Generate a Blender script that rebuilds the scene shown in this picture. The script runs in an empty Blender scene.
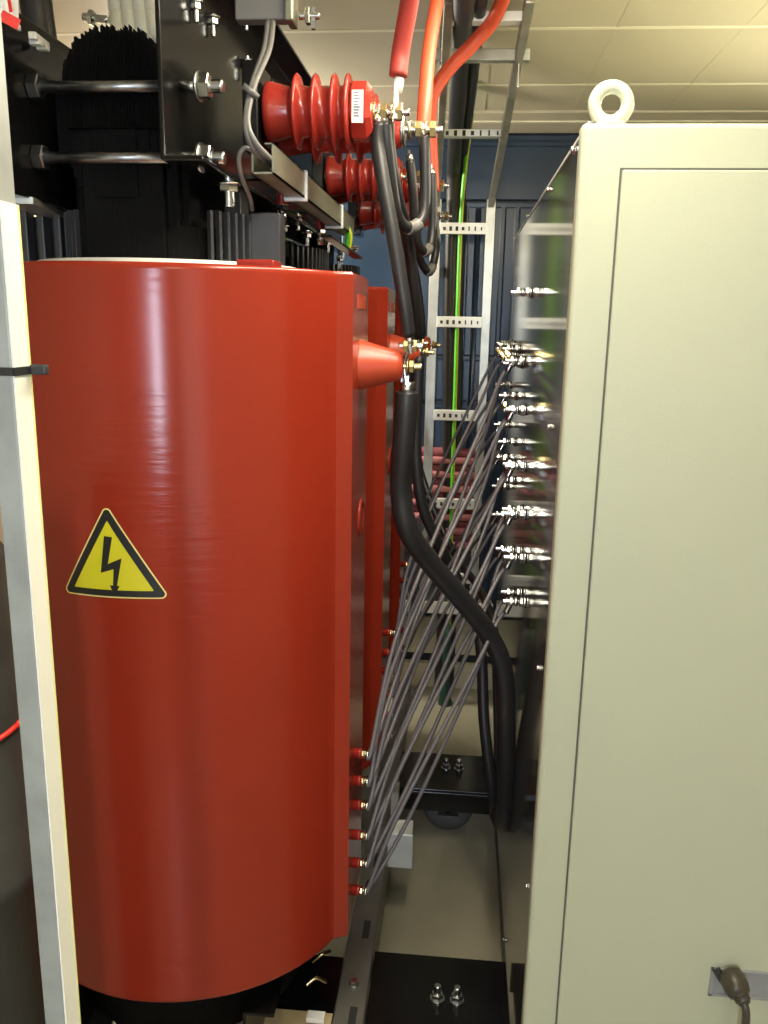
import bpy, bmesh, math, random
import numpy as np
from mathutils import Vector, Matrix
from mathutils.geometry import tessellate_polygon
random.seed(7)
S = bpy.context.scene
COL = S.collection
# ---------------------------------------------------------------- camera
FPX, EYE = 838.0, 1.62
_y = Vector((79, 192, -838)).normalized()
_z = Vector((66, 3628, 838)); _z = (_z - _z.dot(_y)*_y).normalized()
_x = _y.cross(_z)
RW = Matrix(((_x[0], _x[1], _x[2]), (_y[0], _y[1], _y[2]), (_z[0], _z[1], _z[2])))   # camera axes -> world
cam = bpy.data.objects.new('camera', bpy.data.cameras.new('camera'))
COL.objects.link(cam)
M4 = RW.to_4x4(); M4.translation = Vector((0, 0, EYE))
cam.matrix_world = M4
cam.data.sensor_fit = 'VERTICAL'; cam.data.sensor_height = 36; cam.data.sensor_width = 27
cam.data.lens = FPX/1024*36
cam.data.clip_start = 0.02
S.camera = cam
def P(px, py, Y=None, X=None, Z=None):
    """the point of the room seen at a pixel, at a known distance"""
    d = RW @ Vector((px-384, 512-py, -FPX))
    t = Y/d.y if Y is not None else (X/d.x if X is not None else (Z-EYE)/d.z)
    return Vector((d.x*t, d.y*t, EYE + d.z*t))
# ---------------------------------------------------------------- world, light, exposure
W = bpy.data.worlds.new('World'); S.world = W; W.use_nodes = True
W.node_tree.nodes['Background'].inputs[0].default_value = (0.75, 0.85, 1, 1)
W.node_tree.nodes['Background'].inputs[1].default_value = 0.4
S.view_settings.view_transform = 'Standard'; S.view_settings.look = 'None'
S.view_settings.gamma = 1; S.view_settings.use_curve_mapping = False
S.view_settings.exposure = 0.0
def area(name, loc, size, sy, power, color, rot=(0, 0, 0)):
    l = bpy.data.lights.new(name, 'AREA'); l.shape = 'RECTANGLE'; l.size = size; l.size_y = sy
    l.energy = power; l.color = color
    o = bpy.data.objects.new(name, l); o.location = loc; o.rotation_euler = rot; COL.objects.link(o); return o
WARM = (1.0, 0.92, 0.75)
area('lamp_light_aisle', (0.10, 1.20, 2.24), 0.10, 1.15, 19, WARM)
area('lamp_light_aisle_up', (0.10, 1.20, 2.27), 0.10, 1.15, 14, WARM, (math.pi, 0, 0))
area('lamp_light_front', (-0.05, -0.50, 2.24), 0.10, 0.9, 6, (1.0, 0.95, 0.78))
area('lamp_light_front_up', (-0.05, -0.50, 2.27), 0.10, 0.9, 10, (1.0, 0.95, 0.78), (math.pi, 0, 0))
area('fill_light_left', (-1.05, 3.12, 2.14), 0.10, 0.55, 48, WARM, (0, math.radians(-20), 0))  # added hidden fill, brightens the far floor, doors and ceiling
area('fill_light_left_up', (-1.05, 3.12, 2.17), 0.10, 0.55, 26, WARM, (0, math.radians(-150), 0))
area('fill_light_right', (1.10, 2.25, 2.10), 0.10, 1.15, 20, WARM, (0, math.radians(15), 0))  # added fill beyond the right edge of view, for ceiling and end wall
area('fill_light_right_up', (1.10, 2.25, 2.13), 0.10, 1.15, 2, WARM, (0, math.radians(150), 0))
area('rear_fill', (0.80, -1.72, 1.30), 0.8, 1.9, 7, (1.0, 0.95, 0.80), (math.pi/2, 0, 0))  # added warm fill behind the camera, set in the rear wall opening
area('daylight_window', (-0.24, -1.72, 1.47), 0.17, 0.90, 28, (0.70, 0.82, 1.0), (math.pi/2, 0, 0))

# ---------------------------------------------------------------- materials
def mat(name, rgb, rough=0.5, metal=0.0, coat=0.0, noise=0.0, nscale=8.0, bump=0.0, bscale=60.0, spec=0.5, emit=None, aniso=None, alpha=1.0):
    m = bpy.data.materials.new(name); m.use_nodes = True
    nt = m.node_tree; b = nt.nodes['Principled BSDF']
    b.inputs['Base Color'].default_value = (*rgb, 1)
    b.inputs['Roughness'].default_value = rough; b.inputs['Metallic'].default_value = metal
    b.inputs['Coat Weight'].default_value = coat; b.inputs['Coat Roughness'].default_value = 0.1
    b.inputs['Specular IOR Level'].default_value = spec
    tc = nt.nodes.new('ShaderNodeTexCoord')
    if noise:
        n = nt.nodes.new('ShaderNodeTexNoise'); n.inputs['Scale'].default_value = nscale; n.inputs['Detail'].default_value = 5
        nt.links.new(tc.outputs['Object'], n.inputs['Vector'])
        r = nt.nodes.new('ShaderNodeMapRange'); r.inputs[1].default_value = .3; r.inputs[2].default_value = .7
        r.inputs[3].default_value = 1-noise; r.inputs[4].default_value = 1+noise
        nt.links.new(n.outputs['Fac'], r.inputs[0])
        mx = nt.nodes.new('ShaderNodeVectorMath'); mx.operation = 'SCALE'; mx.inputs[0].default_value = rgb
        nt.links.new(r.outputs[0], mx.inputs['Scale']); nt.links.new(mx.outputs[0], b.inputs['Base Color'])
    if bump:
        n2 = nt.nodes.new('ShaderNodeTexNoise'); n2.inputs['Scale'].default_value = bscale; n2.inputs['Detail'].default_value = 3
        mp = nt.nodes.new('ShaderNodeMapping')
        if aniso: mp.inputs['Scale'].default_value = aniso
        nt.links.new(tc.outputs['Object'], mp.inputs[0]); nt.links.new(mp.outputs[0], n2.inputs['Vector'])
        bp = nt.nodes.new('ShaderNodeBump'); bp.inputs['Strength'].default_value = bump; bp.inputs['Distance'].default_value = 0.002
        nt.links.new(n2.outputs['Fac'], bp.inputs['Height']); nt.links.new(bp.outputs[0], b.inputs['Normal'])
    if emit:
        b.inputs['Emission Color'].default_value = (*emit[0], 1); b.inputs['Emission Strength'].default_value = emit[1]
    return m
MT = dict(
 red=mat('red cast resin', (0.285, 0.026, 0.011), .20, spec=.40, noise=.05, nscale=3, bump=.25, bscale=9, aniso=(1, 1, 9)),
 redins=mat('red insulator resin', (0.30, 0.024, 0.016), .22, noise=.08),
 cone=mat('orange red cone resin', (0.48, 0.060, 0.022), .35),
 black=mat('black gloss paint', (0.006, 0.006, 0.006), .18, spec=.28, noise=.3, nscale=12, bump=.10, bscale=20),
 blackmatt=mat('black core lacquer', (0.003, 0.003, 0.003), .6, spec=.12, noise=.4, nscale=25, bump=.8, bscale=30, aniso=(30, 30, 1)),
 darkpart=mat('dark grey plastic', (0.03, 0.03, 0.034), .4),
 rib=mat('grey spacer rib', (0.05, 0.052, 0.058), .3),
 zinc=mat('zinc plated steel', (0.62, 0.64, 0.64), .24, 1.0),
 rod=mat('greased steel rod', (0.36, 0.37, 0.39), .30, 1.0, noise=.3, nscale=40),
 brass=mat('brass', (0.70, 0.58, 0.32), .25, 1.0),
 galv=mat('galvanised steel', (0.50, 0.50, 0.44), .38, 0.75, noise=.18, nscale=14),
 galvw=mat('bright galvanised rung', (0.75, 0.76, 0.72), .45, 0.35, noise=.08),
 greenzinc=mat('olive grey steel profile', (0.26, 0.26, 0.19), .35, 0.6, noise=.2),
 postgrey=mat('weathered post grey', (0.34, 0.36, 0.35), .45, .2, noise=.15, nscale=20),
 raildark=mat('dull steel rail', (0.20, 0.195, 0.17), .4, .6, noise=.2, nscale=10),
 labelgrey=mat('grey label print', (0.16, 0.16, 0.18), .5),
 slot=mat('slot shadow black', (0.02, 0.02, 0.02), .8),
 cream=mat('cream cabinet powder coat', (0.485, 0.50, 0.375), .42, bump=.15, bscale=300, noise=.02, nscale=3),
 creamdark=mat('door gasket grey', (0.10, 0.10, 0.08), .7),
 ring=mat('pale painted lifting eye', (0.50, 0.52, 0.41), .25, coat=.4),
 plate=mat('dark glossy insulating sheet', (0.075, 0.062, 0.053), .09, noise=.2, nscale=3, spec=.9, coat=.5),
 ceil=mat('cream ceiling panel', (0.56, 0.515, 0.395), .55, noise=.04, nscale=2),
 ceiljoint=mat('ceiling joint', (0.80, 0.76, 0.60), .6),
 wall=mat('cream wall panel', (0.55, 0.50, 0.36), .6, noise=.04),
 darkwall=mat('dark grey rubber duct', (0.035, 0.033, 0.03), .5, noise=.4, nscale=6),
 floor=mat('grey beige vinyl floor', (0.34, 0.32, 0.24), .28, noise=.10, nscale=5, bump=.05, bscale=90),
 blue=mat('dark blue door paint', (0.015, 0.031, 0.062), .28, noise=.12, nscale=4),
 bluedark=mat('door seal', (0.008, 0.012, 0.02), .5),
 cable=mat('black rubber cable', (0.019, 0.018, 0.019), .42),
 thin=mat('grey cable sheath', (0.115, 0.106, 0.115), .38),
 greyw=mat('grey wire sheath', (0.13, 0.125, 0.12), .45),
 orange=mat('orange cable sheath', (0.62, 0.075, 0.028), .50),
 redcab=mat('red heat shrink sleeve', (0.36, 0.04, 0.03), .55),
 green=mat('green sheath', (0.10, 0.45, 0.03), .4),
 yellow=mat('yellow print', (0.66, 0.60, 0.015), .4),
 yellowedge=mat('yellow white border print', (0.85, 0.72, 0.25), .4),
 inkblack=mat('black print', (0.012, 0.010, 0.008), .45),
 white=mat('white plastic', (0.78, 0.78, 0.72), .45),
 litface=mat('painted lit face', (0.88, 0.88, 0.82), .5),
 litedge=mat('pale yellow lit face edge', (0.80, 0.80, 0.35), .5),
 creamtube=mat('cream ribbed tube', (0.80, 0.76, 0.58), .45),
 tan=mat('tan pressboard', (0.62, 0.47, 0.25), .6),
 pink=mat('pink cloth', (0.42, 0.15, 0.16), .8, noise=.25, nscale=30),
 maroon=mat('maroon cloth', (0.20, 0.05, 0.06), .8, noise=.25, nscale=30),
 greybox=mat('grey box plastic', (0.16, 0.155, 0.15), .5),
 wheel=mat('grey cast wheel', (0.13, 0.135, 0.14), .4, .3),
 plug=mat('brown grey rubber plug', (0.055, 0.045, 0.032), .35),
 sock=mat('grey socket frame', (0.28, 0.285, 0.29), .4),
 lamp=mat('lit diffuser', (0.9, 0.9, 0.85), .5, emit=((1, .95, .78), 3.0)),
 signred=mat('red sign print', (0.75, 0.03, 0.02), .45),
 grn=mat('dark green reflection', (0.01, 0.06, 0.04), .4),
)
# ---------------------------------------------------------------- mesh helpers
class MB:
    def __init__(s): s.v = []; s.f = []; s.m = []; s.sm = []
    def add(s, vs, fs, mi=0, smooth=False):
        o = len(s.v); s.v += [Vector(v) for v in vs]
        for f in fs: s.f.append([i+o for i in f]); s.m.append(mi); s.sm.append(smooth)
        return s
    def box(s, a, b, mi=0):
        x0, x1 = sorted((a[0], b[0])); y0, y1 = sorted((a[1], b[1])); z0, z1 = sorted((a[2], b[2]))
        return s.add([(x0,y0,z0),(x1,y0,z0),(x1,y1,z0),(x0,y1,z0),(x0,y0,z1),(x1,y0,z1),(x1,y1,z1),(x0,y1,z1)],
              [(0,3,2,1),(4,5,6,7),(0,1,5,4),(1,2,6,5),(2,3,7,6),(3,0,4,7)], mi)
    def beam(s, a, b, w, h, up=(0,0,1), mi=0):
        a = Vector(a); b = Vector(b); d = (b-a).normalized(); r = d.cross(Vector(up)).normalized(); u = r.cross(d)
        vs = [p + r*i*w/2 + u*j*h/2 for p in (a, b) for i, j in ((-1,-1),(1,-1),(1,1),(-1,1))]
        return s.add(vs, [(0,3,2,1)[::-1],(4,5,6,7)[::-1],(0,1,5,4)[::-1],(1,2,6,5)[::-1],(2,3,7,6)[::-1],(3,0,4,7)[::-1]], mi)
    def lathe(s, a, b, prof, n=24, mi=0, rot=0.0, smooth=True):
        """prof = [(distance along a->b, radius)]"""
        a = Vector(a); d = (Vector(b)-a).normalized()
        u = d.orthogonal().normalized() if abs(d.z) > .9 else d.cross(Vector((0,0,1))).normalized()
        w = d.cross(u); vs = []
        for t, r in prof:
            for k in range(n):
                an = 2*math.pi*k/n + rot; vs.append(a + d*t + (u*math.cos(an)+w*math.sin(an))*r)
        fs = []
        for j in range(len(prof)-1):
            for k in range(n): fs.append((j*n+k, j*n+(k+1) % n, (j+1)*n+(k+1) % n, (j+1)*n+k))
        s.add(vs, fs, mi, smooth)
        o = len(s.v)-len(vs)
        s.f.append([o+k for k in range(n)][::-1]); s.m.append(mi); s.sm.append(False)
        s.f.append([o+(len(prof)-1)*n+k for k in range(n)]); s.m.append(mi); s.sm.append(False)
        return s
    def cyl(s, a, b, r, n=16, mi=0, ch=0.0, smooth=True):
        L = (Vector(b)-Vector(a)).length
        pr = [(0, r-ch), (ch, r), (L-ch, r), (L, r-ch)] if ch else [(0, r), (L, r)]
        return s.lathe(a, b, pr, n, mi, smooth=smooth)
    def hexa(s, a, b, r, mi=0): return s.lathe(a, b, [(0, r*.9), (.0015, r), ((Vector(b)-Vector(a)).length-.0015, r), ((Vector(b)-Vector(a)).length, r*.9)], 6, mi, smooth=False)
    def thread(s, a, b, r, mi=0, pitch=.0035):
        L = (Vector(b)-Vector(a)).length; n = max(2, int(L/pitch)); pr = [(0, r*.8)]
        for k in range(n): pr += [((k+.25)*L/n, r), ((k+.75)*L/n, r*.86)]
        pr.append((L, r*.75)); return s.lathe(a, b, pr, 10, mi)
    def tube(s, pts, r, n=12, mi=0, seg=8, rad=None):
        pts = smooth_path(pts, seg) if seg else [Vector(p) for p in pts]
        t0 = (pts[1]-pts[0]).normalized(); u = t0.orthogonal().normalized(); vs = []
        for i, p in enumerate(pts):
            t = (pts[min(i+1, len(pts)-1)]-pts[max(i-1, 0)]).normalized()
            u = (u - t*u.dot(t)).normalized(); w = t.cross(u)
            rr = r if rad is None else rad(i/(len(pts)-1))
            for k in range(n):
                an = 2*math.pi*k/n; vs.append(p + (u*math.cos(an)+w*math.sin(an))*rr)
        fs = []
        for j in range(len(pts)-1):
            for k in range(n): fs.append((j*n+k, j*n+(k+1) % n, (j+1)*n+(k+1) % n, (j+1)*n+k))
        s.add(vs, fs, mi, True); o = len(s.v)-len(vs)
        s.f.append([o+k for k in range(n)][::-1]); s.m.append(mi); s.sm.append(False)
        s.f.append([o+(len(pts)-1)*n+k for k in range(n)]); s.m.append(mi); s.sm.append(False)
        return s
    def prism(s, poly, z0, z1, mi=0, smooth=False):
        n = len(poly); vs = [(x, y, z0) for x, y in poly] + [(x, y, z1) for x, y in poly]
        fs = [(k, (k+1) % n, n+(k+1) % n, n+k) for k in range(n)]
        s.add(vs, fs, mi, smooth); o = len(s.v)-2*n
        s.f.append([o+k for k in range(n)][::-1]); s.f.append([o+n+k for k in range(n)]); s.m += [mi, mi]; s.sm += [False, False]
        return s
    def build(s, name, m, parent=None, bevel=0.0, seg=2, weld=False):
        o3 = Vector((0,0,0))
        p = parent
        while p is not None: o3 = o3 + Vector(p.location); p = p.parent
        me = bpy.data.meshes.new(name)
        me.from_pydata([v-o3 for v in s.v], [], s.f)
        ms = m if isinstance(m, (list, tuple)) else [m]
        for q in ms: me.materials.append(MT[q])
        me.polygons.foreach_set('material_index', s.m); me.polygons.foreach_set('use_smooth', s.sm)
        bm = bmesh.new(); bm.from_mesh(me); bmesh.ops.recalc_face_normals(bm, faces=bm.faces); bm.to_mesh(me); bm.free()
        me.update()
        o = bpy.data.objects.new(name, me); COL.objects.link(o); o.parent = parent
        if bevel:
            b = o.modifiers.new('bevel', 'BEVEL'); b.width = bevel; b.segments = seg; b.limit_method = 'ANGLE'; b.angle_limit = math.radians(40)
        return o
def smooth_path(pts, seg):
    p = [Vector(q) for q in pts]; p = [2*p[0]-p[1]] + p + [2*p[-1]-p[-2]]; out = []
    for i in range(1, len(p)-2):
        a, b, c, d = p[i-1], p[i], p[i+1], p[i+2]
        for k in range(seg):
            t = k/seg
            out.append(.5*((2*b)+(c-a)*t+(2*a-5*b+4*c-d)*t*t+(3*b-a-3*c+d)*t**3))
    out.append(p[-2]); return out
def tag(o, label, cat, group=None):
    o['label'] = label; o['category'] = cat
    if group: o['group'] = group
    return o
def thing(name, label, cat, loc, group=None):
    o = bpy.data.objects.new(name, None); o.location = loc; o.empty_display_size = .05; COL.objects.link(o)
    return tag(o, label, cat, group)
def struct(o): o['kind'] = 'structure'; return o
def empty_struct(name, loc):
    o = bpy.data.objects.new(name, None); o.location = loc; COL.objects.link(o); return struct(o)

# ================================================================ ROOM
XL, XR, YN, YF, ZC = -1.35, 1.25, -1.7, 3.56, 2.36
struct(MB().box((XL, YN, -.05), (XR, YF+.1, 0)).build('floor', 'floor'))
ce = empty_struct('ceiling', (0, 0, ZC))
xs = [XL, -.60, .046, .368, .69, XR]; ys = [YN, -.80, -.25, .29, .82, 1.36, 1.89, 2.427, 2.963, 3.30]
MB().box((XL, YN, ZC+.006), (XR, YF+.1, ZC+.05)).build('backing', 'ceil', ce)
for i in range(len(xs)-1):
    for j in range(len(ys)-1):
        MB().box((xs[i]+.0018, ys[j]+.002, ZC), (xs[i+1]-.0018, ys[j+1]-.002, ZC+.02)).build('ceiling_panel', 'ceil', ce, bevel=.002, seg=1)
for y in ys[1:-1]: MB().box((XL, y-.009, ZC-.0012), (XR, y+.009, ZC+.001)).build('joint_strip', 'ceiljoint', ce)
for x in xs[1:-1]: MB().box((x-.005, YN, ZC-.0010), (x+.005, 3.30, ZC+.001)).build('joint_strip', 'ceil', ce)
# cornice over the end doors
struct(MB().add([(XL,3.30,ZC),(XR,3.30,ZC),(XR,3.30,2.352),(XL,3.30,2.352),(XL,YF-.02,2.332),(XR,YF-.02,2.332),(XR,YF-.02,ZC),(XL,YF-.02,ZC)],
   [(0,1,2,3),(3,2,5,4),(4,5,6,7),(0,7,6,1),(0,3,4,7),(1,6,5,2)]).build('trim_1', 'ceil'))
struct(MB().box((XL, 3.39, 2.340), (XR, 3.41, 2.349)).build('trim_2', 'ceiljoint'))
struct(MB().box((XL-.05, YN, 0), (XL, YF+.1, ZC)).build('wall_left', 'wall'))
struct(MB().box((XR, YN, 0), (XR+.05, YF+.1, ZC)).build('wall_right', 'wall'))
# rear wall, cut open for the added fill light and the daylight window
DX0, DX1, DZ = .40, 1.2, 2.27          # opening added for the rear fill; left of it a narrow window
rw = MB(); rw.box((DX1, YN-.05, 0), (XR, YN, ZC)); rw.box((DX0, YN-.05, DZ), (DX1, YN, ZC)); rw.box((-.15, YN-.05, 0), (DX0, YN, ZC))
rw.box((XL, YN-.05, 0), (-.33, YN, ZC)); rw.box((-.33, YN-.05, 0), (-.15, YN, 1.0)); rw.box((-.33, YN-.05, 1.94), (-.15, YN, ZC))
struct(rw.build('wall_rear', 'wall'))
# end wall: cream foot, blue doors
struct(MB().box((XL, YF, 0), (XR, YF+.05, ZC)).build('wall_end', 'bluedark'))
struct(MB().box((XL, YF-.04, 0), (XR, YF, .115)).build('baseboard_end', 'wall', bevel=.004))
struct(MB().box((XL, YF-.02, .155), (XR, YF, .33)).build('trim_3', 'wall', bevel=.004))
struct(MB().box((XL, YF-.028, 2.085), (XR, YF, 2.325)).build('trim_4', 'blue', bevel=.004))
struct(MB().box((XL, YF-.045, 2.28), (XR, YF-.02, 2.30)).build('trim_5', 'blue', bevel=.004))
for n, (a, b) in enumerate(((XL, -.02), (.0, XR))):
    d = empty_struct('door_%d' % (n+1), ((a+b)/2, YF, .34))
    MB().box((a, YF-.012, .34), (b, YF, 2.075)).build('door_leaf', 'blue', d)
    cuts = [a, a+.42, a+.84, b] if n == 0 else [a, .145, .20, .50, .85, b]
    for i in range(len(cuts)-1):
        for z0, z1 in ((.35, .72), (.73, 1.27), (1.29, 1.46), (1.475, 2.06)):
            MB().box((cuts[i]+.006, YF-.026, z0), (cuts[i+1]-.006, YF-.01, z1)).build('door_panel', 'blue', d, bevel=.006)
    x = -.06 if n == 0 else .045
    MB().cyl((x, YF-.045, .36), (x, YF-.045, 2.05), .012).build('locking_bar', 'blue', d)
# ceiling lamps out of the frame; left and right aisle ones added as fill
for lab, c, sx, sy, dz in (('slim linear ceiling lamp above the aisle', (0.10, 1.20), .12, 1.17, .10), ('linear ceiling lamp over the entrance behind the viewer', (-.05, -.50), .12, .92, .10), ('added linear fill lamp above the left aisle behind the red coils', (-1.05, 3.12), .12, .57, .20), ('added linear fill lamp above the right aisle behind the cream cabinet', (1.10, 2.25), .12, 1.17, .24)):
    t = thing('ceiling_lamp', lab, 'lamp', (c[0], c[1], ZC), 'linear ceiling lamps')
    MB().cyl((c[0], c[1], ZC-dz), (c[0], c[1], ZC-.001), .012).build('lamp_stem', 'white', t)
    MB().box((c[0]-sx/2+.03, c[1]-sy/2+.02, ZC-dz-.012), (c[0]+sx/2-.03, c[1]+sy/2-.02, ZC-dz)).build('diffuser', 'lamp', t)

# ================================================================ TRANSFORMER
CX, R0, ZB, ZT, PITCH, Y1 = -.525, .315, .424, 1.694, .66, 1.53
TR = thing('dry_type_transformer', 'three red resin-cast coils in a black clamped core on a steel base', 'transformer', (CX, Y1+PITCH, 0))
def coil_outline(yc, r, bulge=True, n=72):
    if not bulge: return [(CX+r*math.cos(2*math.pi*k/n), yc+r*math.sin(2*math.pi*k/n)) for k in range(n)]
    ax = .344; ta = math.asin(.122/r); pts = []
    for k in range(n+1):
        an = ta + (2*math.pi-2*ta)*k/n
        pts.append((CX+(ax if math.cos(an) > 0 else r)*math.cos(an), yc+r*math.sin(an), True))
    for q in ((.343, -.110), (.343, .110)): pts.append((CX+q[0], yc+q[1], False))
    return pts
def build_coil(i):
    yc = Y1 + i*PITCH; mb = MB(); o = coil_outline(yc, R0); n = len(o)
    rin = .245; vs = []
    for z, ins in ((ZB, .004), (ZB+.004, 0), (ZB+.010, 0), (ZT-.010, 0), (ZT-.004, 0), (ZT, .004)):
        for x, y, s_ in o:
            dx, dy = CX-x, yc-y; L = math.hypot(dx, dy); vs.append((x+dx/L*ins, y+dy/L*ins, z))
    fs = []; sm = []
    for j in range(5):
        for k in range(n):
            fs.append((j*n+k, j*n+(k+1) % n, (j+1)*n+(k+1) % n, (j+1)*n+k)); sm.append(o[k][2] and o[(k+1) % n][2])
    base = len(mb.v); mb.add(vs, fs); mb.sm[-len(fs):] = sm
    inner = [(CX+rin*math.cos(math.atan2(y-yc, x-CX)), yc+rin*math.sin(math.atan2(y-yc, x-CX))) for x, y, _ in o]
    iv = [(x, y, ZT) for x, y in inner] + [(x, y, ZB) for x, y in inner]; b2 = len(mb.v); mb.v += [Vector(v) for v in iv]
    for k in range(n):
        k2 = (k+1) % n
        mb.f += [[5*n+k, 5*n+k2, b2+k2, b2+k], [b2+k, b2+k2, b2+n+k2, b2+n+k], [b2+n+k, b2+n+k2, k2, k]]; mb.m += [0]*3; mb.sm += [False, True, False]
    c = mb.build('coil', 'red', TR)
    MB().lathe((CX, yc, 1.55), (CX, yc, 2), [(0, .228), (.1545, .228)], 64).build('insulating_cylinder', 'white', c)
    cx0 = CX+.343
    # terminal cone with bolt
    cz = 1.537
    MB().lathe((cx0-.004, yc, cz), (1, yc, cz), [(0, .046), (.006, .045), (.072, .026), (.079, .024), (.082, .016)], 32).build('terminal_cone', 'cone', c)
    MB().thread((cx0+.07, yc, cz), (cx0+.112, yc, cz), .006).hexa((cx0+.088, yc, cz), (cx0+.098, yc, cz), .012).cyl((cx0+.083, yc, cz), (cx0+.088, yc, cz), .014).build('terminal_bolt', 'brass', c)
    # round moulded boss and small name tab on the flank
    MB().lathe((cx0-.002, yc+.03, 1.245), (1, yc+.03, 1.245), [(0, .038), (.004, .037), (.006, .031), (.003, .026)], 28).build('moulded_boss', 'red', c)
    MB().box((cx0-.002, yc-.05, 1.636), (cx0+.0015, yc+.06, 1.660)).build('name_tab', 'cone', c)
    for k, z in enumerate((.783, .724, .670, .602, .538, .474)):
        st = MB().lathe((cx0-.003, yc-.035, z), (1, yc-.035, z), [(0, .011), (.012, .0095), (.0125, .011), (.018, .010)], 16).build('tap_boss', 'redins', c)
        if i == 0 or k < 6:
            MB().hexa((cx0+.015, yc-.035, z), (cx0+.021, yc-.035, z), .0088).cyl((cx0+.021, yc-.035, z), (cx0+.0225, yc-.035, z), .009).thread((cx0+.02, yc-.035, z), (cx0+.030, yc-.035, z), .0045).build('tap_nut', 'brass', c)
    for (x, y) in ((.20, -.17), (-.28, -.04), (.22, .15)):
        MB().box((CX+x-.03, yc+y-.03, ZT-.002), (CX+x+.03, yc+y+.03, ZT+.012)).build('support_pad', 'redins', c, bevel=.003)
    # low voltage winding ribs standing above the coil
    rb = MB()
    for k in range(72):
        an = 2*math.pi*k/72; ca, sa = math.cos(an), math.sin(an)
        if sa < -.80 or sa > .9: continue
        rb.beam((CX+.172*ca, yc+.172*sa, 1.62), (CX+.172*ca, yc+.172*sa, 1.785), .005, .014, up=(ca, sa, 0))
    q = rb.build('winding_ribs', 'rib', TR); q['kind'] = 'stuff'
    MB().lathe((CX, yc, 1.6), (CX, yc, 2), [(0, .158), (.16, .158)], 48).build('low_voltage_winding', 'blackmatt', TR)
    MB().lathe((CX, yc, ZB-.15), (CX, yc, 2), [(0, .235), (.15, .235)], 48).build('lower_support', 'blackmatt', TR)
    return c
coils = [build_coil(i) for i in range(3)]
# --- warning sign wrapped on the first coil
def polyround(pts, r, n=5):
    out = []
    for i, p in enumerate(pts):
        a = Vector(pts[i-1]); b = Vector(p); c = Vector(pts[(i+1) % len(pts)])
        u = (a-b).normalized(); w = (c-b).normalized(); h = u.angle(w)/2; L = r/math.tan(h); ctr = b+(u+w).normalized()*(r/math.sin(h))
        s0 = b+u*L-ctr; s1 = b+w*L-ctr
        for k in range(n+1):
            v = s0.lerp(s1, k/n).normalized()*r; out.append(tuple(ctr+v))
    return out
def sign_layer(mb, poly, off, mi, a0, z0):
    bm = bmesh.new(); vs = [bm.verts.new((x, y, 0)) for x, y in poly]
    for t in tessellate_polygon([[Vector((x, y, 0)) for x, y in poly]]): bm.faces.new([vs[k] for k in t])
    for k in range(-12, 13):
        bmesh.ops.bisect_plane(bm, geom=bm.verts[:]+bm.edges[:]+bm.faces[:], plane_co=(k*.008, 0, 0), plane_no=(1, 0, 0))
    bm.verts.index_update(); out = []
    for v in bm.verts:
        an = a0 + v.co.x/R0; out.append((CX+((.344 if math.cos(an) > 0 else R0)+off)*math.cos(an), Y1+(R0+off)*math.sin(an), z0+v.co.y))
    mb.add(out, [[v.index for v in f.verts] for f in bm.faces], mi, True); bm.free()
def on_coil(px, py):
    d = RW @ Vector((px-384, 512-py, -FPX))
    for ax in (R0, .344):
        k = R0/ax; dx, cx = d.x*k, CX*k; a = dx**2+d.y**2; b = -2*(dx*cx+d.y*Y1); c = cx**2+Y1**2-R0**2
        t = (-b-math.sqrt(b*b-4*a*c))/2/a; p = Vector((d.x*t, d.y*t, EYE+d.z*t))
        if p.x < CX: break
    return math.atan2(p.y-Y1, (p.x-CX)*R0/ax), p.z
aL, zL = on_coil(66, 594); aR, zR = on_coil(168, 597); aT, zT = on_coil(110, 507)
sw = (aR-aL)*R0; sh = zT-(zL+zR)/2; ac = (aL+aR)/2; zc_ = (zL+zR)/2
print('SIGN', sw, sh, ac)
sg = MB()
def tri(k): # inset triangle
    W2, H_ = sw/2, sh; pts = [(-W2-.004, 0), (W2+.004, 0), (0, H_+.006)]; c = Vector((0, H_/3)); return [tuple(c+(Vector(p)-c)*k) for p in pts]
sign_layer(sg, polyround(tri(1.0), .0075), .0006, 0, ac, zc_)
sign_layer(sg, polyround(tri(.955), .0055), .0009, 1, ac, zc_)
sign_layer(sg, polyround(tri(.735), .001), .0012, 2, ac, zc_)
def sp(x, y):  # symbol outline measured on the 140 px wide sign, in its own plane
    k = sw/101.5*140/768; return ((x-338)*k, (556-y)*k*sh/sw*101.5/89)
bolt = [(318, 222), (362, 226), (330, 372), (404, 338), (374, 488), (388, 490), (358, 536), (333, 488), (352, 488), (360, 398), (288, 422)]
sign_layer(sg, [sp(*q) for q in bolt], .0015, 3, ac, zc_)
s_ = sg.build('warning_sign', ['yellowedge', 'inkblack', 'yellow', 'inkblack'], coils[0]); s_['label'] = 'yellow triangular warning sign with a black lightning arrow'

# --- core: stepped yoke, legs
LX, RX = -.668, -.441      # clamp web planes
def yoke(z0, z1, name):
    mb = MB(); zc = (z0+z1)/2; h = (z1-z0)/2
    for k, f in enumerate((1.0, .93, .84, .72, .58, .40)):
        w = [.035, .055, .066, .074, .080, .10][k]
        mb.box((CX-.028-w, 1.36+.004*k, zc-h*f), (CX-.028+w, Y1+2*PITCH+.16, zc+h*f))
    return mb.build(name, 'blackmatt', TR)
yk = yoke(1.80, 2.022, 'top_yoke')
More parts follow.
